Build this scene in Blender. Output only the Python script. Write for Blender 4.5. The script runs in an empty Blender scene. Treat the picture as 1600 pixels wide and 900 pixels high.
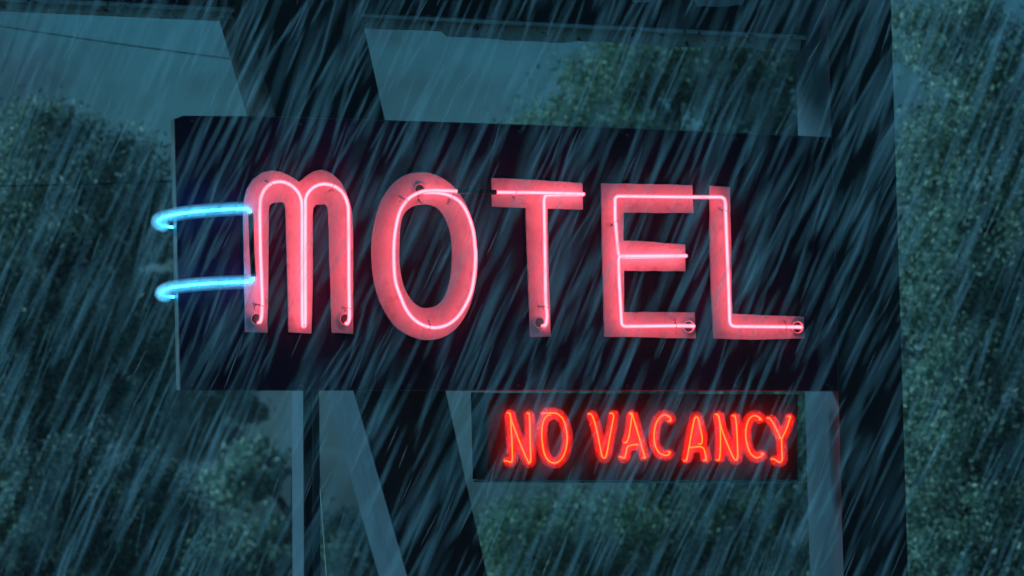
import bpy, bmesh, math, random
import numpy as np
from mathutils import Vector, Matrix

random.seed(7)
SC = bpy.context.scene
COL = SC.collection

# ------------------------------------------------------------------ camera
F_PX = 4537.0                      # focal length in pixels of the 1600 px wide photograph
CAM = Vector((0, 0, 3.2))
PITCH = math.atan(216 / F_PX)
cam_d = bpy.data.cameras.new('camera')
cam = bpy.data.objects.new('camera', cam_d); COL.objects.link(cam)
cam.location = CAM
cam.rotation_euler = (math.pi / 2 + PITCH, 0, 0)
cam_d.sensor_width = 36.0
cam_d.lens = 36.0 * F_PX / 1600
cam_d.clip_start = 0.1; cam_d.clip_end = 3000
cam_d.dof.use_dof = True
cam_d.dof.focus_distance = 13.95
cam_d.dof.aperture_fstop = 3.2
cam_d.dof.aperture_blades = 0
SC.camera = cam

FWD = Vector((0, math.cos(PITCH), math.sin(PITCH)))
UPV = Vector((0, -math.sin(PITCH), math.cos(PITCH)))
RGT = Vector((1, 0, 0))
def ray(px, py): return FWD + RGT * ((px - 800) / F_PX) + UPV * ((450 - py) / F_PX)
def at(px, py, Y):
    r = ray(px, py)
    return CAM + r * (Y / r.y)

# the frame of the sign: x along the sign, y away from the viewer, z up; origin on the ground below its left end
YAW = math.radians(17.6)
A0 = at(278, 450, 13.5); A0.z = 0
U = Vector((math.cos(YAW), math.sin(YAW), 0))
N = Vector((math.sin(YAW), -math.cos(YAW), 0))
def L(px, py, off=0.0):
    r = ray(px, py)
    q = A0 + N * off
    t = (q - CAM).dot(N) / r.dot(N)
    p = CAM + r * t - A0
    return Vector((p.dot(U), -off, p.z))

# ------------------------------------------------------------------ objects
def tag(o, label=None, cat=None, group=None, kind=None):
    if label: o['label'] = label
    if cat: o['category'] = cat
    if group: o['group'] = group
    if kind: o['kind'] = kind
    return o

def sign_thing(name, base, label, cat, group=None):
    """Empty standing at a point of the sign's frame."""
    o = bpy.data.objects.new(name, None); COL.objects.link(o)
    o.location = A0 + U * base.x - N * base.y + Vector((0, 0, base.z))
    o.rotation_euler = (0, 0, YAW)
    o['base'] = [base.x, base.y, base.z]
    return tag(o, label, cat, group)

def base_of(o):
    while o is not None:
        if 'base' in o: return Vector(o['base'])
        o = o.parent
    return Vector((0, 0, 0))

def finish(name, bm, mat, parent=None, shift=None, smooth=False, bevel=0):
    if shift is not None: bmesh.ops.translate(bm, vec=-shift, verts=bm.verts)
    bmesh.ops.recalc_face_normals(bm, faces=bm.faces)
    me = bpy.data.meshes.new(name); bm.to_mesh(me); bm.free()
    if smooth:
        for p in me.polygons: p.use_smooth = True
    me.materials.append(mat)
    o = bpy.data.objects.new(name, me); COL.objects.link(o)
    if parent: o.parent = parent
    if bevel:
        m = o.modifiers.new('edge', 'BEVEL'); m.width = bevel; m.segments = 2; m.limit_method = 'ANGLE'
        m.angle_limit = math.radians(40)
    return o

def prism_bm(bm, outer, holes, off, depth):
    """Flat board outlined in photograph pixels, unprojected on the sign's plane and given thickness."""
    loops = [[L(x, y, off) for x, y in outer]] + [[L(x, y, off) for x, y in h] for h in holes]
    t = bmesh.new(); edges = []; 
    for lp in loops:
        vs = [t.verts.new(v) for v in lp]
        for i in range(len(vs)): edges.append(t.edges.new((vs[i], vs[(i + 1) % len(vs)])))
    bmesh.ops.triangle_fill(t, use_beauty=True, use_dissolve=False, edges=edges)
    t.verts.ensure_lookup_table(); t.verts.index_update()
    front = [bm.verts.new(v.co) for v in t.verts]
    back = [bm.verts.new(v.co + Vector((0, depth, 0))) for v in t.verts]
    for f in t.faces:
        bm.faces.new([front[v.index] for v in f.verts])
        bm.faces.new([back[v.index] for v in reversed(f.verts)])
    for e in t.edges:
        if len(e.link_faces) == 1:
            a, b = e.verts[0].index, e.verts[1].index
            bm.faces.new([front[a], front[b], back[b], back[a]])
    t.free()

def board(name, outer, off, depth, mat, parent, holes=(), bevel=0):
    bm = bmesh.new(); prism_bm(bm, outer, holes, off, depth)
    return finish(name, bm, mat, parent, base_of(parent), bevel=bevel)

def catmull(pts, n=8):
    pts = [Vector(p) for p in pts]
    P = [pts[0] * 2 - pts[1]] + pts + [pts[-1] * 2 - pts[-2]]
    out = []
    for i in range(1, len(P) - 2):
        a, b, c, d = P[i - 1], P[i], P[i + 1], P[i + 2]
        for k in range(n):
            t = k / n
            out.append(0.5 * ((2 * b) + (c - a) * t + (2 * a - 5 * b + 4 * c - d) * t * t + (3 * b - a - 3 * c + d) * t ** 3))
    out.append(pts[-1]); return out

def fillet(pts, r, n=6):
    pts = [Vector(p) for p in pts]; out = [pts[0]]
    for i in range(1, len(pts) - 1):
        p, a, b = pts[i], pts[i - 1], pts[i + 1]
        k = min(r, (a - p).length * .45, (b - p).length * .45)
        s = p + (a - p).normalized() * k; e = p + (b - p).normalized() * k
        for j in range(n + 1):
            t = j / n
            out.append(s * (1 - t) ** 2 + p * 2 * t * (1 - t) + e * t * t)
    out.append(pts[-1]); return out

def sweep(bm, path, radius, sides=10, caps=True):
    path = [p for i, p in enumerate(path) if i == 0 or (p - path[i - 1]).length > 1e-5]
    n = len(path)
    tang = [(path[min(i + 1, n - 1)] - path[max(i - 1, 0)]).normalized() for i in range(n)]
    up = Vector((0, 1, 0)) if abs(tang[0].y) < .9 else Vector((0, 0, 1))
    nrm = (up - tang[0] * up.dot(tang[0])).normalized()
    rings = []
    for i in range(n):
        nrm = (nrm - tang[i] * nrm.dot(tang[i])).normalized()
        bi = tang[i].cross(nrm)
        r = radius[i] if isinstance(radius, (list, tuple)) else radius
        rings.append([bm.verts.new(path[i] + (nrm * math.cos(2 * math.pi * k / sides) + bi * math.sin(2 * math.pi * k / sides)) * r) for k in range(sides)])
    for i in range(n - 1):
        for k in range(sides):
            bm.faces.new([rings[i][k], rings[i][(k + 1) % sides], rings[i + 1][(k + 1) % sides], rings[i + 1][k]])
    if caps:
        for ring, tp, s in ((rings[0], path[0], -1), (rings[-1], path[-1], 1)):
            r = radius[0 if s < 0 else -1] if isinstance(radius, (list, tuple)) else radius
            c = bm.verts.new(tp + tang[0 if s < 0 else -1] * s * r * .8)
            for k in range(sides): bm.faces.new([ring[k], ring[(k + 1) % sides], c])

def tube(name, paths, radius, mat, parent, sides=10):
    bm = bmesh.new()
    for p in paths: sweep(bm, p, radius, sides)
    return finish(name, bm, mat, parent, base_of(parent), smooth=True)

# ------------------------------------------------------------------ materials
def new_mat(name):
    m = bpy.data.materials.new(name); m.use_nodes = True
    nt = m.node_tree; nt.nodes.clear()
    out = nt.nodes.new('ShaderNodeOutputMaterial')
    return m, nt, out

def painted(name, c1, c2, scale=3.0, rough=(.3, .6), spec=.5, bump=.15, streak=False, metal=0, stain=None, stain_t=(.6, .7)):
    """Painted sheet with patchy weathering: two colours mixed by noise, streaks running down, small bumps."""
    m, nt, out = new_mat(name); N_ = nt.nodes.new; K = nt.links.new
    b = N_('ShaderNodeBsdfPrincipled'); K(b.outputs[0], out.inputs[0])
    tc = N_('ShaderNodeTexCoord'); mp = N_('ShaderNodeMapping'); K(tc.outputs['Object'], mp.inputs[0])
    mp.inputs['Scale'].default_value = (1, 1, .12 if streak else 1)
    n1 = N_('ShaderNodeTexNoise'); n1.inputs['Scale'].default_value = scale; n1.inputs['Detail'].default_value = 8
    n1.inputs['Roughness'].default_value = .65; K(mp.outputs[0], n1.inputs['Vector'])
    rp = N_('ShaderNodeValToRGB'); rp.color_ramp.elements[0].position = .35; rp.color_ramp.elements[1].position = .68
    rp.color_ramp.elements[0].color = (*c1, 1); rp.color_ramp.elements[1].color = (*c2, 1)
    K(n1.outputs[0], rp.inputs[0]); col = rp.outputs[0]
    n2 = N_('ShaderNodeTexNoise'); n2.inputs['Scale'].default_value = scale * 9; n2.inputs['Detail'].default_value = 6
    K(tc.outputs['Object'], n2.inputs['Vector'])
    if stain:
        n3 = N_('ShaderNodeTexNoise'); n3.inputs['Scale'].default_value = scale * 4.3; n3.inputs['Detail'].default_value = 10
        K(tc.outputs['Object'], n3.inputs['Vector'])
        mr0 = N_('ShaderNodeMapRange'); mr0.inputs[1].default_value = stain_t[0]; mr0.inputs[2].default_value = stain_t[1]
        K(n3.outputs[0], mr0.inputs[0])
        mx = N_('ShaderNodeMixRGB'); K(mr0.outputs[0], mx.inputs[0]); K(col, mx.inputs[1]); mx.inputs[2].default_value = (*stain, 1)
        col = mx.outputs[0]
    K(col, b.inputs['Base Color'])
    mr = N_('ShaderNodeMapRange'); mr.inputs[3].default_value = rough[0]; mr.inputs[4].default_value = rough[1]
    mr.inputs[1].default_value = .3; mr.inputs[2].default_value = .7
    K(n2.outputs[0], mr.inputs[0]); K(mr.outputs[0], b.inputs['Roughness'])
    bp = N_('ShaderNodeBump'); bp.inputs['Strength'].default_value = bump; bp.inputs['Distance'].default_value = .01
    K(n2.outputs[0], bp.inputs['Height']); K(bp.outputs[0], b.inputs['Normal'])
    b.inputs['Specular IOR Level'].default_value = spec
    b.inputs['Metallic'].default_value = metal
    return m

def emitter(name, col, strength, glass=None, alpha=.6):
    m, nt, out = new_mat(name)
    e = nt.nodes.new('ShaderNodeEmission'); e.inputs[0].default_value = (*col, 1); e.inputs[1].default_value = strength
    nt.links.new(e.outputs[0], out.inputs[0])
    return m

def glowing_glass(name, col, strength, alpha):
    """Thin coated tube glass round the brighter gas column."""
    m, nt, out = new_mat(name); K = nt.links.new
    e = nt.nodes.new('ShaderNodeEmission'); e.inputs[0].default_value = (*col, 1); e.inputs[1].default_value = strength
    t = nt.nodes.new('ShaderNodeBsdfTransparent')
    mx = nt.nodes.new('ShaderNodeMixShader'); mx.inputs[0].default_value = alpha
    K(t.outputs[0], mx.inputs[1]); K(e.outputs[0], mx.inputs[2]); K(mx.outputs[0], out.inputs[0])
    return m

def volume_mat(name, col, density, aniso=0.0):
    m, nt, out = new_mat(name)
    v = nt.nodes.new('ShaderNodeVolumePrincipled')
    v.inputs['Color'].default_value = (*col, 1); v.inputs['Density'].default_value = density
    v.inputs['Anisotropy'].default_value = aniso
    nt.links.new(v.outputs[0], out.inputs['Volume'])
    return m

M_FACE = painted('dark_enamel', (.008, .005, .014), (.055, .017, .095), 2.2, (.4, .65), .1, .12, streak=True)
M_BOX = painted('black_enamel', (.016, .014, .015), (.032, .026, .028), 3, (.5, .8), .1, .15)
M_RETURN = painted('sheet_metal_return', (.05, .06, .07), (.15, .17, .18), 5, (.35, .6), .5, .2)
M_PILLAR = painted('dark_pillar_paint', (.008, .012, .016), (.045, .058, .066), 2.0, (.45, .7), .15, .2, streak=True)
M_SIDE = painted('blue_grey_lit_side', (.045, .08, .115), (.12, .175, .22), 1.1, (.45, .7), .4, .2, streak=True, stain=(.1, .1, .1), stain_t=(.66, .72))  # paler than the fronts: light from the left put into the side colour
M_TRIM = painted('peeling_pale_trim', (.42, .50, .50), (.75, .8, .78), 4, (.5, .8), .4, .5, stain=(.06, .08, .08), stain_t=(.6, .66))
M_UPPER = painted('upper_cabinet_paint', (.010, .013, .018), (.05, .045, .055), 1.4, (.45, .7), .15, .2, streak=True)
M_LETTER = painted('letter_paint', (.66, .68, .74), (.86, .86, .90), 5, (.45, .75), .3, .12, stain=(.56, .50, .51), stain_t=(.56, .8))
M_FADED = painted('faded_letter', (.35, .42, .45), (.5, .55, .58), 5, (.5, .8), .3, .1)
M_SOCKET = painted('porcelain', (.55, .55, .6), (.75, .75, .8), 40, (.2, .4), .5, .05)
M_BLACK = painted('black_paint', (.006, .006, .008), (.012, .012, .014), 30, (.35, .6), .4, .05)
M_WIRE = painted('dark_wire', (.01, .01, .012), (.03, .03, .035), 20, (.4, .6), .4, .05)
M_CABLE = painted('grey_cable', (.6, .62, .64), (.8, .8, .8), 20, (.5, .7), .3, .05)
M_CLEAR = painted('clear_glass_support', (.5, .5, .55), (.7, .7, .75), 30, (.08, .2), .6, 0)
M_PINK_CORE = emitter('pink_gas', (1.0, .078, .080), 17.0)
M_PINK_GLASS = glowing_glass('pink_glass', (1.0, .085, .16), 3.5, .55)
M_RED_CORE = emitter('red_gas', (1.0, .0090, .0010), 52)
M_BLUE_CORE = emitter('blue_gas', (.010, .17, .36), 50)
M_BARK = painted('bark', (.02, .018, .016), (.07, .062, .055), 9, (.7, .95), .2, .8)

# ------------------------------------------------------------------ MOTEL sign
SIGN_BL = L(281, 610)
sign = sign_thing('motel_sign', SIGN_BL, 'wide dark purple sign panel with pink neon letters reading MOTEL and two blue tubes', 'sign')
FR = [(272, 186), (286, 180.5), (420, 181.5), (700, 190.5), (1000, 200.5), (1301, 214), (1311, 611.5), (800, 610.5), (281, 610)]
def inset(poly, k):
    cx = sum(p[0] for p in poly) / len(poly); cy = sum(p[1] for p in poly) / len(poly)
    return [(x + (k if x < cx else -k), y + (k if y < cy else -k)) for x, y in poly]
board('cabinet', FR, -.004, .085, M_RETURN, sign, bevel=.003)
board('face', inset(FR, 1.6), 0.0, .004, M_FACE, sign, bevel=.001)

def jitter(poly, s=.35, seed=1, step=14):
    """Hand-cut edge: long runs are divided and every point wanders a little."""
    rnd = random.Random(seed); out = []
    for i, (x, y) in enumerate(poly):
        x2, y2 = poly[(i + 1) % len(poly)]
        n = max(1, int(math.hypot(x2 - x, y2 - y) / step))
        for k in range(n):
            t = k / n
            j = 0.0 if k == 0 else s
            out.append((x + (x2 - x) * t + rnd.uniform(-j, j), y + (y2 - y) * t + rnd.uniform(-j, j)))
    return out

def ring_smooth(pts, n=3):
    P = [Vector((x, y, 0)) for x, y in pts]; m = len(P); out = []
    for i in range(m):
        a, b, c, d = P[i - 1], P[i], P[(i + 1) % m], P[(i + 2) % m]
        for k in range(n):
            t = k / n
            q = 0.5 * ((2 * b) + (c - a) * t + (2 * a - 5 * b + 4 * c - d) * t * t + (3 * b - a - 3 * c + d) * t ** 3)
            out.append((q.x, q.y))
    return out

M_POLY = [(383, 519), (418, 520), (419.5, 420), (420, 330), (421.5, 321), (426, 317), (441, 315.5), (445, 319), (446.5, 327), (449, 420), (451, 519),
          (487, 521.5), (489, 420), (489, 334), (490, 325), (494, 320), (508, 319), (512, 323), (513.5, 332), (516, 420), (519, 520), (552, 522), (552, 400), (551, 335),
          (547.5, 318), (541, 300), (532.5, 283.5), (520, 272), (511, 267), (502, 265), (490, 267.5), (480, 274), (467.5, 284), (460, 278.5), (452, 274), (440, 268.5), (425, 266),
          (410, 269), (395, 280), (385, 296), (381, 313), (380, 345), (381, 400)]
O_OUT = [(656, 269), (635, 272.5), (615, 286), (597.5, 310), (587.5, 340), (582, 370), (581, 398), (583, 427), (588, 453), (597.5, 479), (615, 507.5), (635, 522.5), (655, 530),
         (670, 531.5), (687.5, 529), (705, 520), (720, 505), (732.5, 482.5), (741, 455), (746, 425), (746, 395), (741, 360), (732.5, 328), (720, 305), (705, 287.5), (687.5, 276), (672.5, 270.5)]
O_IN = [(660, 319.5), (642.5, 324), (631, 335), (626, 353), (624.5, 380), (624.5, 410), (627.5, 433), (634, 454), (645, 471), (657.5, 480), (669, 481), (682.5, 477.5), (694, 466),
        (701, 448), (705.5, 425), (707, 395), (705.5, 372), (701, 353), (694, 337.5), (684, 325.5), (672.5, 320.5)]
T_POLY = [(768.5, 278), (812.5, 279.5), (910, 285.5), (911, 327.5), (856, 326), (857.5, 420), (861, 526), (829, 526.5), (825, 420), (822, 325), (769.5, 322.5)]
E_POLY = [(940, 286), (1082, 289), (1084, 333), (974.5, 332), (974, 376), (1007, 377), (1071, 382), (1071, 424), (975, 423), (975.5, 487.5), (1086, 488), (1087.5, 529), (995, 527), (945, 526), (941, 380)]
L_POLY = [(1109, 290), (1141, 292), (1142, 352), (1144.5, 490), (1256, 495), (1257.5, 529), (1175, 531), (1115.5, 529), (1110, 405)]

H = .068          # how far the tubes stand off the panel
BT = .014         # thickness of the letter boards
def tp(pts, off=H): return [L(p[0], p[1], p[2] if len(p) > 2 else off) for p in pts]

def add_socket(letter, px, py, r=9.5):
    """Porcelain housing: a collar with a dark throat into which the tube end runs."""
    c = L(px, py, BT + .001)
    bm = bmesh.new(); seg = 24; s = r / 4537 * 14
    prof = [(s * .98, 0), (s * 1.0, -.012), (s * .96, -.016), (s * .84, -.016), (s * .78, -.012), (s * .76, 0)]
    rings = []
    for k in range(seg):
        a = 2 * math.pi * k / seg
        rings.append([bm.verts.new(c + Vector((math.cos(a) * q, d, math.sin(a) * q * 1.05))) for q, d in prof])
    for k in range(seg):
        for j in range(len(prof) - 1):
            bm.faces.new([rings[k][j], rings[(k + 1) % seg][j], rings[(k + 1) % seg][j + 1], rings[k][j + 1]])
    so = finish('tube_socket', bm, M_SOCKET, letter, base_of(letter), smooth=True)
    bm = bmesh.new(); vs = [bm.verts.new(c + Vector((math.cos(2 * math.pi * k / seg) * s * .80, -.003, math.sin(2 * math.pi * k / seg) * s * .80))) for k in range(seg)]
    f = bm.faces.new(vs)
    e = bmesh.ops.extrude_face_region(bm, geom=[f]); bmesh.ops.translate(bm, vec=Vector((0, .002, 0)), verts=[v for v in e['geom'] if isinstance(v, bmesh.types.BMVert)])
    finish('socket_throat', bm, M_BLACK, letter, base_of(letter))  # black disc: the open throat's darkness put into its colour

def add_support(letter, px, py, ax, ay, seed=0):
    """Glass stand-off with a tie wire round the tube."""
    rnd = random.Random(seed + int(px))
    bm = bmesh.new()
    a = L(px, py, BT); b = L(px + (ax - px) * .35, py + (ay - py) * .35, H - .012)
    sweep(bm, [a, a + Vector((0, -.003, 0)), (a + b) / 2, b], [.0085, .0055, .0045, .0062], 8)
    o = finish('tube_support', bm, M_CLEAR, letter, base_of(letter), smooth=True)
    bm = bmesh.new(); c = L(ax, ay, H)
    d = (c - b); d.y = 0; d = d.normalized() if d.length > 1e-6 else Vector((1, 0, 0))
    loop = [b, b + d * .006 + Vector((0, -.008, .002)), c + Vector((0, -.0125, 0)) , c + d * .0125, c + Vector((0, .0125, 0)), b]
    sweep(bm, catmull(loop, 5), .0014, 6)
    for q in range(2):
        e = b + Vector((rnd.uniform(-.02, .02), -.004, rnd.uniform(-.03, -.008)))
        sweep(bm, catmull([b, (b + e) / 2 + Vector((rnd.uniform(-.006, .006), -.004, 0)), e], 4), .0014, 6)
    finish('tie_wire', bm, M_WIRE, letter, base_of(letter), smooth=True)

def letter(poly, label, tubes, sockets, supports, holes=(), seed=1):
    lo = board('letter', jitter(poly, .45, seed), BT, BT - .001, M_LETTER, sign, [h for h in holes], bevel=.0015)
    lo['label'] = label
    for path in tubes:
        tube('neon_tube', [path], .0056, M_PINK_CORE, lo, 10)
        tube('tube_glass', [path], .0096, M_PINK_GLASS, lo, 12)
    for s in sockets: add_socket(lo, *s)
    for k, s in enumerate(supports): add_support(lo, *s, seed=k)
    return lo

m_path = fillet(tp([(402.5, 505, .008), (407, 503, .035), (409, 494), (410, 472), (407, 395), (405.8, 330)]), .05)[:-1] + \
    catmull(tp([(405.8, 330), (407.5, 310), (413.8, 296), (424, 287), (437.5, 284), (451, 287.5), (463, 297), (470, 310), (471.8, 330), (472, 420), (472.5, 500), (474.7, 509), (477, 500), (477, 420), (477.2, 330, H + .004), (478, 309), (486, 296), (498, 289), (511, 288), (525, 292.5), (536, 302.5), (542.5, 317.5), (544.5, 340), (545.2, 448)]), 7)[:-1] + \
    fillet(tp([(545.2, 448), (546, 485), (546, 499), (543, 506, .035), (539.5, 505, .008)]), .03)
letter(M_POLY, 'letter M with two rounded arches and three legs', [m_path], [(400, 498.5), (538.5, 499)],
       [(416, 283, 424, 287), (515, 298, 520, 290.5), (397, 474, 408.6, 478), (537, 480, 545.8, 482)], seed=3)
o_path = catmull(tp([(714, 299, H + .014), (697.5, 298, H + .014), (672.5, 297.5, H + .012), (655, 301, H + .008), (638, 311, H), (626, 328), (620, 348), (616, 375), (615.5, 410), (618, 440), (626, 464), (635, 484), (646, 498), (660, 507.5),
                     (677.5, 512), (695, 509), (710, 500), (722.5, 485), (735, 460), (741, 430), (743, 400), (742, 385), (739, 360), (731, 335), (720, 317), (705, 306.5), (688, 302), (672, 301, H - .012), (660, 301, .02), (657, 300, .008)]), 6)
letter(ring_smooth(O_OUT), 'letter O, an upright oval ring', [o_path], [(655, 296)],
       [(625, 307, 634, 313), (654, 313, 652, 302), (701, 312, 707, 306), (670, 502, 671, 511)], holes=[ring_smooth(O_IN)], seed=5)
t_path = fillet(tp([(776, 300.5), (835, 301), (905, 302.8), (913, 303.3, H - .012), (908, 304.5, .03), (880, 304.5, .032), (852, 305, .034), (850, 312, H - .004), (851, 365), (852.5, 470), (855, 494), (853, 508, .04), (846, 510, .01)]), .022)
letter(T_POLY, 'letter T with a wide top bar', [t_path], [(842, 504)], [(802, 308, 806, 301), (842, 478, 853.5, 480)], seed=7)
e_path = fillet(tp([(1079, 510, .008), (1085, 509.5, .04), (1080, 509.3), (1060, 509), (971.5, 510), (967, 430), (966.5, 400), (1064, 399.5), (1074, 399.7, H - .012), (1064, 401, .032), (990, 402, .03), (968, 402, .034), (965.5, 392, H - .004), (961, 340), (961, 306.5), (1040, 307.5), (1084, 308), (1096, 308)]), .022)
letter(E_POLY, 'letter E with three bars', [e_path], [(1075, 510.5, 10.5)], [(955, 352, 962, 346), (1054, 500, 1056, 509)], seed=9)
l_path = fillet(tp([(1096.4, 308), (1133, 308), (1135, 365), (1138, 440), (1140.5, 510), (1200, 510.5), (1243, 511), (1253, 511, .045), (1249, 512, .008)]), .03)
letter(L_POLY, 'letter L with a long upright', [l_path], [(1245, 511.5, 10.5)], [(1124, 325, 1134, 330), (1226, 503, 1228, 511)], seed=11)
# blacked-out run of tube between O and T
tube('painted_out_tube', [tp([(715.5, 299, H + .014), (745, 299.5, H + .01), (775, 300.5)])], .0118, M_BLACK, sign)
# blue outline tubes that wrap round the end of the cabinet
HB = .082
b_up = catmull(tp([(391.5, 333, HB), (389, 328.5, HB), (382, 326, HB), (345, 327.6, HB), (307.5, 330.5, HB), (277, 334.5, HB), (261, 338, .055), (250, 342, .02), (246.5, 346.5, -.03), (250, 350.5, -.075), (259, 353.5, -.11), (275, 355.5, -.125), (300, 356.5, -.125)]), 8)
b_lo = catmull(tp([(396, 433, HB), (394.5, 437, HB), (388, 440, HB), (345, 442, HB), (307.5, 444.5, HB), (277, 448, HB), (262, 451, .055), (255, 455, .02), (252.5, 458.5, -.03), (255, 461, -.075), (263, 463, -.11), (276, 464, -.125), (300, 464.5, -.125)]), 8)
for p in (b_up, b_lo):
    t = tube('blue_neon_tube', [p], .0058, M_BLUE_CORE, sign, 10)
tube('blacked_out_tube', [tp([(392, 334.5, HB), (393.3, 380, HB), (396, 431.5, HB)])], .0125, M_BLACK, sign)

bolts = [(x, 188 + (x - 278) * .0325) for x in (300, 470, 640, 810, 980, 1150, 1284)] + [(x, 602.5) for x in (300, 470, 640, 810, 980, 1150, 1294)]
for bx, by in bolts:
    bm = bmesh.new(); c = L(bx, by, .001)
    bmesh.ops.create_cone(bm, cap_ends=True, segments=6, radius1=.007, radius2=.006, depth=.007, matrix=Matrix.Translation(c) @ Matrix.Rotation(math.pi / 2, 4, 'X'))
    finish('bolt', bm, M_RETURN, sign, base_of(sign))
for cx, cy in ((343, 327.7), (341, 442.3), (392, 348), (395.5, 425)):
    bm = bmesh.new(); a = L(cx, cy, 0); b = L(cx, cy, HB)
    sweep(bm, [a, a.lerp(b, .3), a.lerp(b, .82)], [.010, .006, .007], 8)
    finish('tube_support', bm, M_CLEAR, sign, base_of(sign), smooth=True)
    bm = bmesh.new(); d = Vector((0, 0, 1)) if cy in (327.7, 442.3) else Vector((1, 0, 0))
    sweep(bm, [b + (d * math.cos(t / 12 * 2 * math.pi) + Vector((0, 1, 0)) * math.sin(t / 12 * 2 * math.pi)) * .0092 for t in range(13)], .0018, 6)
    finish('tie_wire', bm, M_WIRE, sign, base_of(sign), smooth=True)

# ------------------------------------------------------------------ NO VACANCY sign
NV_OFF = -.015
nv = sign_thing('vacancy_sign', L(762, 752, NV_OFF), 'small black box sign with red neon script reading NO VACANCY hung under the motel panel', 'sign')
board('cabinet', [(760.5, 613.5), (1247, 616), (1246.5, 750), (762, 750.5)], NV_OFF, .2, M_RETURN, nv, bevel=.003)
board('face', [(761.5, 614), (1246.3, 616.5), (1246, 749), (763, 749.5)], NV_OFF + .004, .0035, M_BOX, nv)
board('bottom_trim', [(757, 751.5), (1256, 752.5), (1256, 755.5), (757, 754)], NV_OFF - .012, .18, M_TRIM, nv, bevel=.002)
board('end_bracket', [(742, 613), (756, 613), (759, 749), (745, 749)], NV_OFF - .207, .07, M_PILLAR, nv, bevel=.002)

RH = .036
def a2(pts): return [(760 + p[0] / 6.384, 620 + p[1] / 6.384) + tuple(p[2:]) for p in pts]
def a3(pts): return [(1010 + p[0] / 6.384, 620 + p[1] / 6.384) + tuple(p[2:]) for p in pts]
def rt(pts, n=7): return catmull([L(p[0], p[1], NV_OFF + .004 + (p[2] if len(p) > 2 else RH)) for p in pts], n)
RED = [
    ('first letter N', [rt(a2([(205, 640), (240, 651), (257, 632), (257, 500), (249, 350), (243, 230), (237, 180), (230, 160)])),
                        rt(a2([(236, 165, .02), (246, 215, .022), (268, 285), (320, 425), (410, 636), (428, 656), (442, 632), (438, 500), (434, 300), (429, 200), (428, 165)]))]),
    ('letter O', [rt(a2([(580, 165, .042), (650, 161, .042), (710, 172), (765, 225), (797, 330), (806, 430), (786, 545), (740, 630), (680, 660), (620, 636), (577, 562), (556, 440), (553, 330), (570, 240), (605, 190, .028), (640, 180, .02)]))]),
    ('letter V', [rt(a2([(1040, 170), (1060, 198), (1085, 275), (1110, 380), (1150, 575), (1172, 609), (1195, 585), (1220, 460), (1250, 300), (1267, 215), (1269, 188), (1258, 165)]))]),
    ('first letter A', [rt(a2([(1398, 457), (1420, 400), (1438, 290), (1450, 200), (1455, 165)])), rt(a2([(1456, 175), (1470, 225), (1500, 325), (1545, 480), (1577, 590), (1585, 607)])),
                        rt(a2([(1350, 600), (1378, 608), (1392, 560), (1402, 510), (1430, 486), (1470, 479), (1512, 476)]))]),
    ('first letter C', [rt(a3([(245, 242), (236, 208), (190, 182), (140, 200), (95, 270), (76, 380), (86, 480), (125, 555), (185, 584), (225, 575), (235, 550)]))]),
    ('second letter A', [rt(a3([(398, 637), (418, 545), (445, 390), (472, 250), (485, 212), (499, 200), (515, 216), (535, 300), (555, 400), (555, 445), (548, 470)])),
                         rt(a3([(460, 505), (500, 499), (540, 498), (572, 518), (587, 570), (598, 632)]))]),
    ('second letter N', [rt(a3([(728, 630), (738, 520), (738, 350), (727, 230), (715, 175)])), rt(a3([(722, 190, .02), (738, 270, .026), (770, 378), (820, 500), (865, 600), (890, 630), (909, 606), (909, 500), (903, 350), (893, 240), (884, 188)]))]),
    ('second letter C', [rt(a3([(1150, 228), (1110, 196), (1065, 190), (1020, 230), (992, 330), (997, 440), (1035, 558), (1090, 605), (1135, 598), (1170, 567)]))]),
    ('letter Y', [rt(a3([(1230, 212), (1270, 270), (1310, 350), (1345, 414), (1372, 372), (1400, 310), (1440, 195)])), rt(a3([(1347, 414), (1349, 480), (1352, 560), (1356, 620), (1340, 648), (1310, 645), (1275, 620)]))]),
]
red_paths = []
for lab, paths in RED:
    full = []
    for p in paths:
        # both ends turn back into the box
        q = [Vector((p[0].x, -(NV_OFF + .004), p[0].z))] + p + [Vector((p[-1].x, -(NV_OFF + .004), p[-1].z))]
        full.append(fillet(q, .004, 3))
    t = tube('neon_letter', full, .0032, M_RED_CORE, nv, 8)
    t['label'] = lab + ' of red glowing tube'
    red_paths += paths

for cx, cy, tx, ty in ((791, 684, 799, 683), (841, 669, 846.5, 668), (922, 664, 927, 655), (1098, 660, 1096, 668), (1122, 703, 1125, 700), (1161, 672, 1165.5, 672), (1213, 684, 1219, 686), (1026, 676, 1022, 676)):
    bm = bmesh.new(); a = L(cx, cy, NV_OFF + .004); b = L((cx + tx) / 2, (cy + ty) / 2, NV_OFF + .004 + RH * .8)
    sweep(bm, [a, a.lerp(b, .3), b], [.007, .0045, .005], 8)
    finish('tube_support', bm, M_CLEAR, nv, base_of(nv), smooth=True)

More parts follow.
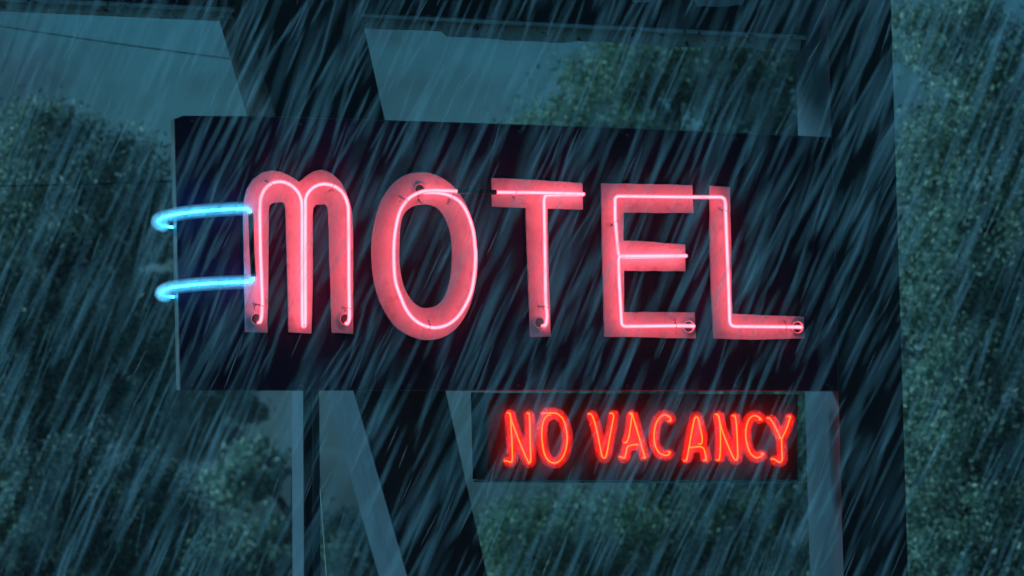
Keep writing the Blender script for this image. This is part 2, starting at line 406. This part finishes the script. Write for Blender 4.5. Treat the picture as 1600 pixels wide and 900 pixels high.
# mist added round the tubes to scatter their light into a glow
def halo(paths, radius, mat, label, base):
    bm = bmesh.new()
    for p in paths: sweep(bm, p[::2] + ([p[-1]] if (len(p) - 1) % 2 else []), radius, 14)
    o = finish('haze', bm, mat, None, None, smooth=True)  # scattering sleeve added to give the tubes a glow
    o.location = A0; o.rotation_euler = (0, 0, YAW)
    m = o.modifiers.new('union', 'REMESH'); m.mode = 'VOXEL'; m.voxel_size = .004; m.use_smooth_shade = True
    return tag(o, label, 'halo', 'mist added round the neon tubes', 'stuff')
M_HALO_B1 = volume_mat('halo_blue_a', (1, 1, 1), 20.0)
M_HALO_B2 = volume_mat('halo_blue_b', (1, 1, 1), 10.0)
M_HALO_R = volume_mat('halo_red', (1, 1, 1), 6.5)
BLUE_VIS = [b_up[:80], b_lo[:80]]
halo(BLUE_VIS, .024, M_HALO_B1, 'added mist glowing close round the blue tubes', None)
halo(BLUE_VIS, .034, M_HALO_B2, 'added fainter outer mist round the blue tubes', None)
halo(red_paths, .030, M_HALO_R, 'added mist glowing round the red tube letters', None)

# ------------------------------------------------------------------ structure of the sign
def bar(name, front, off, depth, mats, root, bevel=.006):
    """Box section outlined by its front face; front and sides can differ in material."""
    bm = bmesh.new()
    f = [L(x, y, off) for x, y in front]; b = [v + Vector((0, depth, 0)) for v in f]
    n = len(f); V = [bm.verts.new(v) for v in f + b]
    bm.faces.new(V[:n]).material_index = 0
    bm.faces.new(V[n:][::-1]).material_index = 0
    for i in range(n):
        q = bm.faces.new([V[i], V[(i + 1) % n], V[n + (i + 1) % n], V[n + i]]); q.material_index = 1
    o = finish(name, bm, mats[0], root, base_of(root), bevel=bevel)
    o.data.materials.append(mats[1]); return o
def xl(x0, s, y): return x0 + s * y
TOP, BOT = -520, 1690
# right-hand upright
post = sign_thing('sign_post', L(1340, BOT, -.02), 'broad dark upright post with a pale side face closing the sign on its far end', 'post')
bar('post_shaft', [(1293 + .0278 * TOP, TOP), (1392 + .03 * TOP, TOP), (1392 + .03 * BOT, BOT), (1293 + .0278 * BOT, BOT)], -.012, .42, (M_PILLAR, M_SIDE), post, .0015)
board('base_plate', [(1293 + .0278 * BOT - 20, BOT - 6), (1392 + .03 * BOT + 20, BOT - 6), (1392 + .03 * BOT + 20, BOT + 2), (1293 + .0278 * BOT - 20, BOT + 2)], .04, .53, M_RETURN, post)
# leaning pillar
lean = sign_thing('leaning_pillar', L(900, BOT - 20, -.1), 'massive dark tapering pillar leaning behind the letters M and O', 'pillar')
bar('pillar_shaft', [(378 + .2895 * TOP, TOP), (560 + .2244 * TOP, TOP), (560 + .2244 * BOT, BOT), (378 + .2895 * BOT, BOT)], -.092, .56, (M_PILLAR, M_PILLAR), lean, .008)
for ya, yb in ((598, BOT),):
    o = bar('lit_side_face', [(375.4 + .2895 * ya, ya), (377.4 + .2895 * ya, ya), (377.4 + .2895 * yb, yb), (375.4 + .2895 * yb, yb)], -.0925, .55, (M_SIDE, M_SIDE), lean, 0)  # sheet added to colour the lower side as if lit
    o['label'] = 'pale blue-grey sheet added as the lit lower side of the pillar'
board('base_plate', [(820, BOT - 30), (990, BOT - 30), (990, BOT - 22), (820, BOT - 22)], -.05, .65, M_RETURN, lean)
# slim post below the panel
slim = sign_thing('steel_column', L(490, 1690, -1.1), 'slim blue-grey steel column under the sign beside the leaning pillar', 'column')
bar('front_flange', [(474.5, 300), (497, 300), (506, 1690), (481, 1690)], -1.10, .26, (M_PILLAR, M_SIDE), slim, .002)
bar('lit_side_face', [(472.2, 301), (474.2, 301), (480.2, 1690), (478.2, 1690)], -1.102, .25, (M_SIDE, M_SIDE), slim, 0)  # thin sheet added, light on the left side put into its colour
bar('edge_strip', [(487, 301), (497, 301), (505, 1690), (493, 1690)], -1.085, .014, (M_SIDE, M_SIDE), slim, .001)
# cabinet of the sign above
upper = sign_thing('upper_sign', L(900, 36, -.3), 'dark sign cabinet above with pale peeling underside trim, only its lower edge in view', 'sign')
bar('upper_cabinet', [(-260, -320), (1278, -260), (1288, 56), (564, 20.5), (-260, -18)], -.30, .50, (M_UPPER, M_TRIM), upper, .004)
bar('bottom_lip', [(-258, -17), (564, 21.5), (1287, 57), (1287, 63), (564, 27), (-258, -11)], -.29, .028, (M_TRIM, M_TRIM), upper, .002)
board('flashing', jitter([(-255, -14), (340, 10), (564, 24), (900, 41), (1100, 51), (1252, 58.5), (1250, 78), (1120, 71.5), (1090, 74), (905, 63.5), (880, 67), (700, 57), (690, 48.5), (566, 44), (340, 27), (322, 30), (90, 14), (40, 16), (-255, -2)], .9, 4, 22), -.36, .012, M_TRIM, upper)
for q in ([(980, -60), (1025, -60), (1018, -4), (1008, 3), (996, 3.5), (986, -3)], [(1084, -60), (1165, -60), (1163, 1), (1150, 8), (1125, 10.5), (1100, 9), (1087, 5)]):
    board('painted_letter', ring_smooth(q, 3), -.296, .003, M_FADED, upper)
bm = bmesh.new(); sweep(bm, [L(1252, 97, -.6), L(1291, 77, -.25)], .011, 8); sweep(bm, [L(1249, 72, -.62), L(1292, 62, -.25)], .008, 8)
finish('corner_brace', bm, M_WIRE, upper, base_of(upper), smooth=True)

# ------------------------------------------------------------------ cables
def cable(name, a, b, sag, r, mat, label):
    bm = bmesh.new(); pts = []
    for i in range(25):
        t = i / 24; p = a.lerp(b, t); p.z -= sag * 4 * t * (1 - t); pts.append(p - a)
    sweep(bm, pts, r, 8)
    o = finish(name, bm, mat, None, None, smooth=True); o.location = a
    return tag(o, label, 'cable')
cable('overhead_cable', at(-260, -4, 19), at(480, 105.5, 20.9), .03, .006, M_CABLE, 'thin overhead cable sloping across the sky towards the leaning pillar')
cable('overhead_cable', at(-200, 294, 21), at(700, 262, 24), .03, .007, M_WIRE, 'thin dark cable crossing in front of the tree beside the upper blue tube')
cable('guy_wire', at(560, 140, 15.6), at(760, 360, 15.6), .0, .003, M_CABLE, 'thin wire slanting down from the leaning pillar above the letter O')
cable('guy_wire', at(489, 600, 15.4), at(560, 1600, 15.6), .0, .003, M_CABLE, 'thin pale wire hanging beside the slim steel column')

# ------------------------------------------------------------------ trees
def leaf_material(name, dark, mid, light):
    m, nt, out = new_mat(name); N_ = nt.nodes.new; K = nt.links.new
    g = N_('ShaderNodeNewGeometry')
    rp = N_('ShaderNodeValToRGB'); el = rp.color_ramp.elements
    el[0].color = (*dark, 1); el[1].color = (*light, 1); e = el.new(.5); e.color = (*mid, 1)
    K(g.outputs['Random Per Island'], rp.inputs[0])
    d = N_('ShaderNodeBsdfPrincipled'); K(rp.outputs[0], d.inputs['Base Color']); d.inputs['Roughness'].default_value = .35
    t = N_('ShaderNodeBsdfTranslucent'); K(rp.outputs[0], t.inputs[0])
    mx = N_('ShaderNodeMixShader'); mx.inputs[0].default_value = .5
    K(d.outputs[0], mx.inputs[1]); K(t.outputs[0], mx.inputs[2]); K(mx.outputs[0], out.inputs[0])
    return m
LEAF_A = leaf_material('leaf_dark_green', (.04, .10, .08), (.17, .28, .22), (.62, .78, .66))
LEAF_B = leaf_material('leaf_mid_green', (.03, .10, .06), (.14, .27, .18), (.52, .74, .54))
LEAF_C = leaf_material('leaf_grey_green', (.05, .14, .11), (.22, .36, .28), (.66, .82, .68))

def leaf_mesh(name, centres, size, rng, mat):
    """Folded leaves: two triangles pairs bent along the midrib, one island each."""
    n = len(centres)
    ax = rng.normal(size=(n, 3)); ax /= np.linalg.norm(ax, axis=1)[:, None]
    t = rng.normal(size=(n, 3)); t[:, 2] -= .4; sd = np.cross(ax, t); sd /= np.linalg.norm(sd, axis=1)[:, None]
    up = np.cross(sd, ax)
    s = size * rng.uniform(.6, 1.4, n)[:, None]
    v = np.empty((n, 6, 3))
    v[:, 0] = centres - ax * s
    v[:, 1] = centres + ax * s
    v[:, 2] = centres - ax * s * .25 + sd * s * .45 + up * s * .18
    v[:, 3] = centres + ax * s * .45 + sd * s * .36 + up * s * .15
    v[:, 4] = centres - ax * s * .25 - sd * s * .45 + up * s * .18
    v[:, 5] = centres + ax * s * .45 - sd * s * .36 + up * s * .15
    base = (np.arange(n) * 6)[:, None]
    f = np.concatenate([base + np.array([0, 2, 3, 1]), base + np.array([0, 1, 5, 4])], axis=1).reshape(-1)
    me = bpy.data.meshes.new(name)
    me.vertices.add(n * 6); me.vertices.foreach_set('co', v.reshape(-1))
    me.loops.add(len(f)); me.loops.foreach_set('vertex_index', f.astype(np.int32))
    nf = len(f) // 4
    me.polygons.add(nf); me.polygons.foreach_set('loop_start', (np.arange(nf) * 4).astype(np.int32)); me.polygons.foreach_set('loop_total', np.full(nf, 4, np.int32))
    me.update(calc_edges=True); me.validate(); me.materials.append(mat)
    return me

def tree(name, label, trunk_px, Y, lobes, mat, seed, leaf=.024, dens=1.35, group=None):
    """lobes: (px, py, rx px, ry px, fill) at depth Y; the crown takes a real depth of its own."""
    rng = np.random.default_rng(seed); rnd = random.Random(seed)
    Y *= 1.2; leaf *= 1.25; k = Y / F_PX
    foot = at(trunk_px, 1000, Y); foot.z = 0
    root = bpy.data.objects.new(name, None); COL.objects.link(root); root.location = foot
    tag(root, label, 'tree', group)
    pts = []; bm = bmesh.new()
    cen = [at(l[0], l[1], Y) - foot for l in lobes]
    top = max(c.z for c in cen) + .5
    # trunk
    spine = [Vector((0, 0, -.2)), Vector((rnd.uniform(-.1, .1), 0, top * .25)), Vector((rnd.uniform(-.3, .3), .1, top * .55)), Vector((rnd.uniform(-.4, .4), -.1, top * .95))]
    sp = catmull(spine, 6); n = len(sp)
    sweep(bm, sp, [.24 * (1 - .85 * i / (n - 1)) for i in range(n)], 12)
    for c, l in zip(cen, lobes):
        rx, rz = l[2] * k, l[3] * k; ry = max(1.0, (rx + rz) * .5) * 1.0
        j = min(range(n), key=lambda i: abs(sp[i].z - max(.5, c.z - .35 * abs(c.x) - .5)))
        limb = catmull([sp[j], sp[j].lerp(c, .5) + Vector((0, 0, .15)), c + Vector((0, rnd.uniform(-.4, .4), 0))], 6)
        sweep(bm, limb, [.085 * (1 - .75 * i / (len(limb) - 1)) for i in range(len(limb))], 8)
        nc = int(30 * (rx * rz + .6) * l[4] * dens) + 8
        d = rng.normal(size=(nc, 3)); d /= np.linalg.norm(d, axis=1)[:, None]
        r = rng.uniform(.12, 1.0, nc) ** .5 * rng.uniform(.75, 1.15, nc)
        cc = np.array(c)[None] + d * r[:, None] * np.array([rx, ry, rz])
        for q in range(nc):
            e = Vector(cc[q])
            if q % 4 == 0:
                s = limb[rnd.randrange(len(limb) // 3, len(limb))]
                m_ = s.lerp(e, .5) + Vector((rnd.uniform(-.1, .1), rnd.uniform(-.1, .1), rnd.uniform(0, .15)))
                sweep(bm, catmull([s, m_, e], 3), [.022, .019, .016, .013, .010, .008, .006], 5)
            m = int(rng.integers(90, 260))
            g = rng.normal(size=(m, 3)) * rng.uniform(.06, .20) * np.array([1.2, 1.2, .8])
            pts.append(cc[q][None] + g)
    t = finish('trunk', bm, M_BARK, root, None, smooth=True)
    me = leaf_mesh('crown', np.concatenate(pts), leaf, rng, mat)
    o = bpy.data.objects.new('crown', me); COL.objects.link(o); o.parent = root
    return root

GRP = 'trees behind the sign'
tree('leafy_tree', 'leafy tree filling the view beside the panel end with the blue tubes', 60, 27,
     [(70, 190, 70, 40, .25), (190, 250, 90, 50, .25), (235, 330, 60, 70, .35), (40, 270, 110, 100, .7), (-120, 420, 150, 160, 1), (150, 400, 110, 110, .6), (-20, 560, 170, 150, 1.2), (180, 590, 130, 110, .75), (60, 780, 180, 150, 1.3), (215, 800, 110, 120, 1.1), (-120, 900, 170, 200, 1), (180, 960, 170, 120, 1)], LEAF_A, 11, group=GRP)
tree('leafy_tree', 'thin pale tree low behind the slim steel column and leaning pillar', 450, 40,
     [(385, 740, 50, 50, .4), (400, 870, 70, 60, .7), (340, 890, 70, 60, .9), (560, 860, 50, 60, .7), (500, 960, 110, 60, .8)], LEAF_C, 12, leaf=.05, group=GRP)
tree('leafy_tree', 'tall dark green tree showing over the letters T and E and below the red sign', 1040, 30,
     [(1060, 110, 130, 80, 1.3), (1190, 130, 110, 100, 1.3), (960, 120, 70, 60, .9), (1110, -30, 170, 90, 1), (1200, 260, 130, 110, 1), (1000, 250, 150, 90, 1), (880, 200, 60, 34, .8), (1080, 420, 200, 120, .8),
      (930, 640, 120, 120, .8), (860, 860, 100, 90, 1.2), (1010, 850, 120, 100, 1.2), (1170, 840, 110, 110, 1.2), (1235, 700, 60, 120, 1), (780, 850, 40, 60, .5)], LEAF_B, 13, group=GRP)
tree('leafy_tree', 'open grey-green tree with sky gaps on the far side of the broad upright post', 1500, 25,
     [(1480, 60, 110, 80, .55), (1600, 150, 110, 110, .8), (1470, 240, 90, 80, .7), (1570, 330, 110, 90, .8), (1450, 420, 80, 90, .8), (1560, 520, 110, 90, .9), (1470, 640, 100, 100, 1.1), (1590, 720, 110, 110, 1.1), (1480, 850, 120, 110, 1.2), (1620, 900, 100, 100, 1)], LEAF_C, 14, leaf=.026, group=GRP)
tree('leafy_tree', 'distant hazy tree behind the other trees, seen through their gaps', 1330, 62,
     [(1300, 420, 200, 150, .35), (1500, 500, 200, 150, .35), (1200, 560, 180, 120, .35), (1560, 330, 130, 120, .3), (1430, 700, 220, 100, .35)], LEAF_A, 15, leaf=.09, group=GRP)
tree('leafy_tree', 'distant hazy tree standing behind the big leafy tree by the blue tubes', 120, 58,
     [(130, 330, 140, 90, .35), (20, 300, 140, 110, .35), (230, 480, 110, 120, .35), (60, 520, 200, 140, .35), (280, 640, 110, 90, .35)], LEAF_A, 16, leaf=.09, group=GRP)

# ------------------------------------------------------------------ ground and far hills
bm = bmesh.new()
R = 1500; ng = 60
grid = [[bm.verts.new((R * (2 * i / ng - 1), R * (2 * j / ng - 1), 0)) for i in range(ng + 1)] for j in range(ng + 1)]
for j in range(ng):
    for i in range(ng): bm.faces.new([grid[j][i], grid[j][i + 1], grid[j + 1][i + 1], grid[j + 1][i]])
M_GROUND = painted('wet_grass_ground', (.03, .045, .025), (.08, .10, .06), .4, (.4, .8), .4, .4, stain=(.12, .12, .11), stain_t=(.5, .6))
tag(finish('ground', bm, M_GROUND), kind='structure')
bm = bmesh.new(); rng = np.random.default_rng(5)
prev = None
for i in range(121):
    x = -700 + i * 12; h = 16 + 8 * math.sin(i * .13 + 1) + 4 * math.sin(i * .41) + rng.uniform(-1, 1)
    row = [bm.verts.new((x, 420 + 10 * k + rng.uniform(-3, 3), -1 + h * math.sin(math.pi * min(1, k / 8) * .5) * (1 if k <= 8 else .9))) for k in range(12)]
    if prev:
        for k in range(11): bm.faces.new([prev[k], row[k], row[k + 1], prev[k + 1]])
    prev = row
tag(finish('hills', bm, painted('wooded_hillside', (.02, .035, .02), (.05, .07, .04), .05, (.8, 1), .2, 0), smooth=True), kind='structure')

# ------------------------------------------------------------------ rain
def build_rain():
    rng = np.random.default_rng(21)
    sides = 6
    prof = np.array([0, .16, .5, .84, 1.0]); rad = np.array([.0, .38, 1.0, .55, .0])
    seg = []
    def zone(y0, y1, n, mx, mz, lmin, lmax, rmin, rmax):
        y = (rng.uniform(y0 ** 3, y1 ** 3, n)) ** (1 / 3)
        x = rng.uniform(-1, 1, n) * (y * .19 + mx); z = CAM.z + y * .0476 + rng.uniform(-1, 1, n) * (y * .11 + mz)
        keep = rng.uniform(0, 1, n) < .55 + .45 * np.sin(x * 3.1 + y * 1.3) * np.sin(z * 2.3 + y * 2.1)
        ln = rng.uniform(lmin, lmax, n); r = rng.uniform(rmin, rmax, n) ** 1.0
        lean = np.tan(np.radians(rng.normal(23.5, 3.8, n))); dy = rng.normal(.05, .05, n)
        d = np.stack([-lean, dy, -np.ones(n)], 1); d /= np.linalg.norm(d, axis=1)[:, None]
        for a in np.nonzero(keep)[0]: seg.append((np.array([x[a], y[a], z[a]]), d[a], ln[a], r[a]))
    zone(4.4, 6.3, 1900, .7, .5, .10, .30, .0012, .0036)
    zone(6.3, 9.8, 6600, .7, .5, .12, .34, .0012, .0038)
    zone(9.2, 13.2, 900, .7, .5, .10, .28, .0008, .0024)
    zone(17.0, 24.0, 500, 1.0, .8, .25, .6, .0030, .0060)
    n = len(seg); m = 2 + 3 * sides
    V = np.empty((n, m, 3)); F = []
    for q, (p, d, ln, r) in enumerate(seg):
        u = np.cross(d, [0, 1, 0]); u /= np.linalg.norm(u); w = np.cross(d, u)
        V[q, 0] = p - d * ln / 2; V[q, 1] = p + d * ln / 2
        for j in range(3):
            c = p + d * ln * (prof[j + 1] - .5)
            for s in range(sides):
                a = 2 * math.pi * s / sides
                V[q, 2 + j * sides + s] = c + (u * math.cos(a) + w * math.sin(a)) * r * rad[j + 1]
    quads = []; tris = []
    for s in range(sides):
        t = (s + 1) % sides
        tris.append((0, 2 + s, 2 + t)); tris.append((1, 2 + 2 * sides + t, 2 + 2 * sides + s))
        for j in range(2):
            quads.append((2 + j * sides + s, 2 + (j + 1) * sides + s, 2 + (j + 1) * sides + t, 2 + j * sides + t))
    faces = []
    for q in range(n):
        b = q * m
        faces += [tuple(b + i for i in f) for f in tris]; faces += [tuple(b + i for i in f) for f in quads]
    me = bpy.data.meshes.new('rain'); me.from_pydata(V.reshape(-1, 3).tolist(), [], faces); me.update()
    for p in me.polygons: p.use_smooth = True
    mt, nt, out = new_mat('rain_water'); K = nt.links.new
    d = nt.nodes.new('ShaderNodeBsdfDiffuse'); d.inputs[0].default_value = (.50, .84, 1, 1)
    t = nt.nodes.new('ShaderNodeBsdfTranslucent'); t.inputs[0].default_value = (.50, .84, 1, 1)
    a = nt.nodes.new('ShaderNodeMixShader'); a.inputs[0].default_value = .5; K(d.outputs[0], a.inputs[1]); K(t.outputs[0], a.inputs[2])
    tr = nt.nodes.new('ShaderNodeBsdfTransparent'); mx = nt.nodes.new('ShaderNodeMixShader'); mx.inputs[0].default_value = .16
    K(tr.outputs[0], mx.inputs[1]); K(a.outputs[0], mx.inputs[2]); K(mx.outputs[0], out.inputs[0])
    me.materials.append(mt)
    o = bpy.data.objects.new('rain', me); COL.objects.link(o)
    tag(o, 'pale slanting streaks of heavy rain falling in front of the sign', 'rain', None, 'stuff')
build_rain()

# ------------------------------------------------------------------ haze, sky, light
HAZE_DENSITY = .0009
bm = bmesh.new(); bmesh.ops.create_cube(bm, size=1)
hz = finish('haze', bm, volume_mat('air', (.78, .9, 1.0), HAZE_DENSITY))
hz.scale = (3200, 3200, 41); hz.location = (0, 0, 19.5)
tag(hz, 'thin rain haze in the air', 'haze', None, 'stuff')

SUN_EL, SUN_AZ = math.radians(20), math.radians(-85)     # azimuth measured from +Y towards +X
w = bpy.data.worlds.new('World'); SC.world = w; w.use_nodes = True
nt = w.node_tree; nt.nodes.clear()
out = nt.nodes.new('ShaderNodeOutputWorld'); bg = nt.nodes.new('ShaderNodeBackground')
sky = nt.nodes.new('ShaderNodeTexSky'); sky.sky_type = 'NISHITA'; sky.sun_disc = False
sky.sun_elevation = SUN_EL; sky.sun_rotation = SUN_AZ; sky.air_density = 1.5; sky.dust_density = 4; sky.ozone_density = 3
mul = nt.nodes.new('ShaderNodeMixRGB'); mul.blend_type = 'MULTIPLY'; mul.inputs[0].default_value = 1; mul.inputs[2].default_value = (.062, .55, .95, 1)
# rain clouds: soft darker and lighter banks drawn over the sky by direction
tcw = nt.nodes.new('ShaderNodeTexCoord'); cn = nt.nodes.new('ShaderNodeTexNoise'); cn.inputs['Scale'].default_value = 15; cn.inputs['Detail'].default_value = 7; cn.inputs['Roughness'].default_value = .62
mpw = nt.nodes.new('ShaderNodeMapping'); mpw.inputs['Scale'].default_value = (1, 1, 1.6); mpw.inputs['Location'].default_value = (.35, 0, 0)
nt.links.new(tcw.outputs['Generated'], mpw.inputs[0]); nt.links.new(mpw.outputs[0], cn.inputs['Vector'])
cr = nt.nodes.new('ShaderNodeMapRange'); cr.inputs[1].default_value = .38; cr.inputs[2].default_value = .60; cr.inputs[3].default_value = .18; cr.inputs[4].default_value = 1.25
nt.links.new(cn.outputs[0], cr.inputs[0])
mul2 = nt.nodes.new('ShaderNodeVectorMath'); mul2.operation = 'SCALE'
nt.links.new(sky.outputs[0], mul.inputs[1]); nt.links.new(mul.outputs[0], mul2.inputs[0]); nt.links.new(cr.outputs[0], mul2.inputs['Scale']); nt.links.new(mul2.outputs[0], bg.inputs[0]); nt.links.new(bg.outputs[0], out.inputs[0])
bg.inputs[1].default_value = .045
sd = bpy.data.lights.new('sun', 'SUN'); sd.energy = 2.6; sd.angle = math.radians(14); sd.color = (.40, .82, 1.0)
so = bpy.data.objects.new('sun', sd); COL.objects.link(so)
dv = Vector((math.sin(SUN_AZ) * math.cos(SUN_EL), math.cos(SUN_AZ) * math.cos(SUN_EL), math.sin(SUN_EL)))
so.rotation_euler = dv.to_track_quat('Z', 'Y').to_euler(); so.location = (-20, 10, 30)

for o in bpy.data.objects:
    if 'base' in o: del o['base']
SC.view_settings.view_transform = 'Standard'; SC.view_settings.look = 'None'
SC.view_settings.exposure = 0; SC.view_settings.gamma = 1
cy = SC.cycles
cy.use_denoising = True
cy.max_bounces = 6; cy.diffuse_bounces = 3; cy.glossy_bounces = 2; cy.volume_bounces = 1; cy.transparent_max_bounces = 24
cy.use_light_tree = True
cy.sample_clamp_indirect = 4
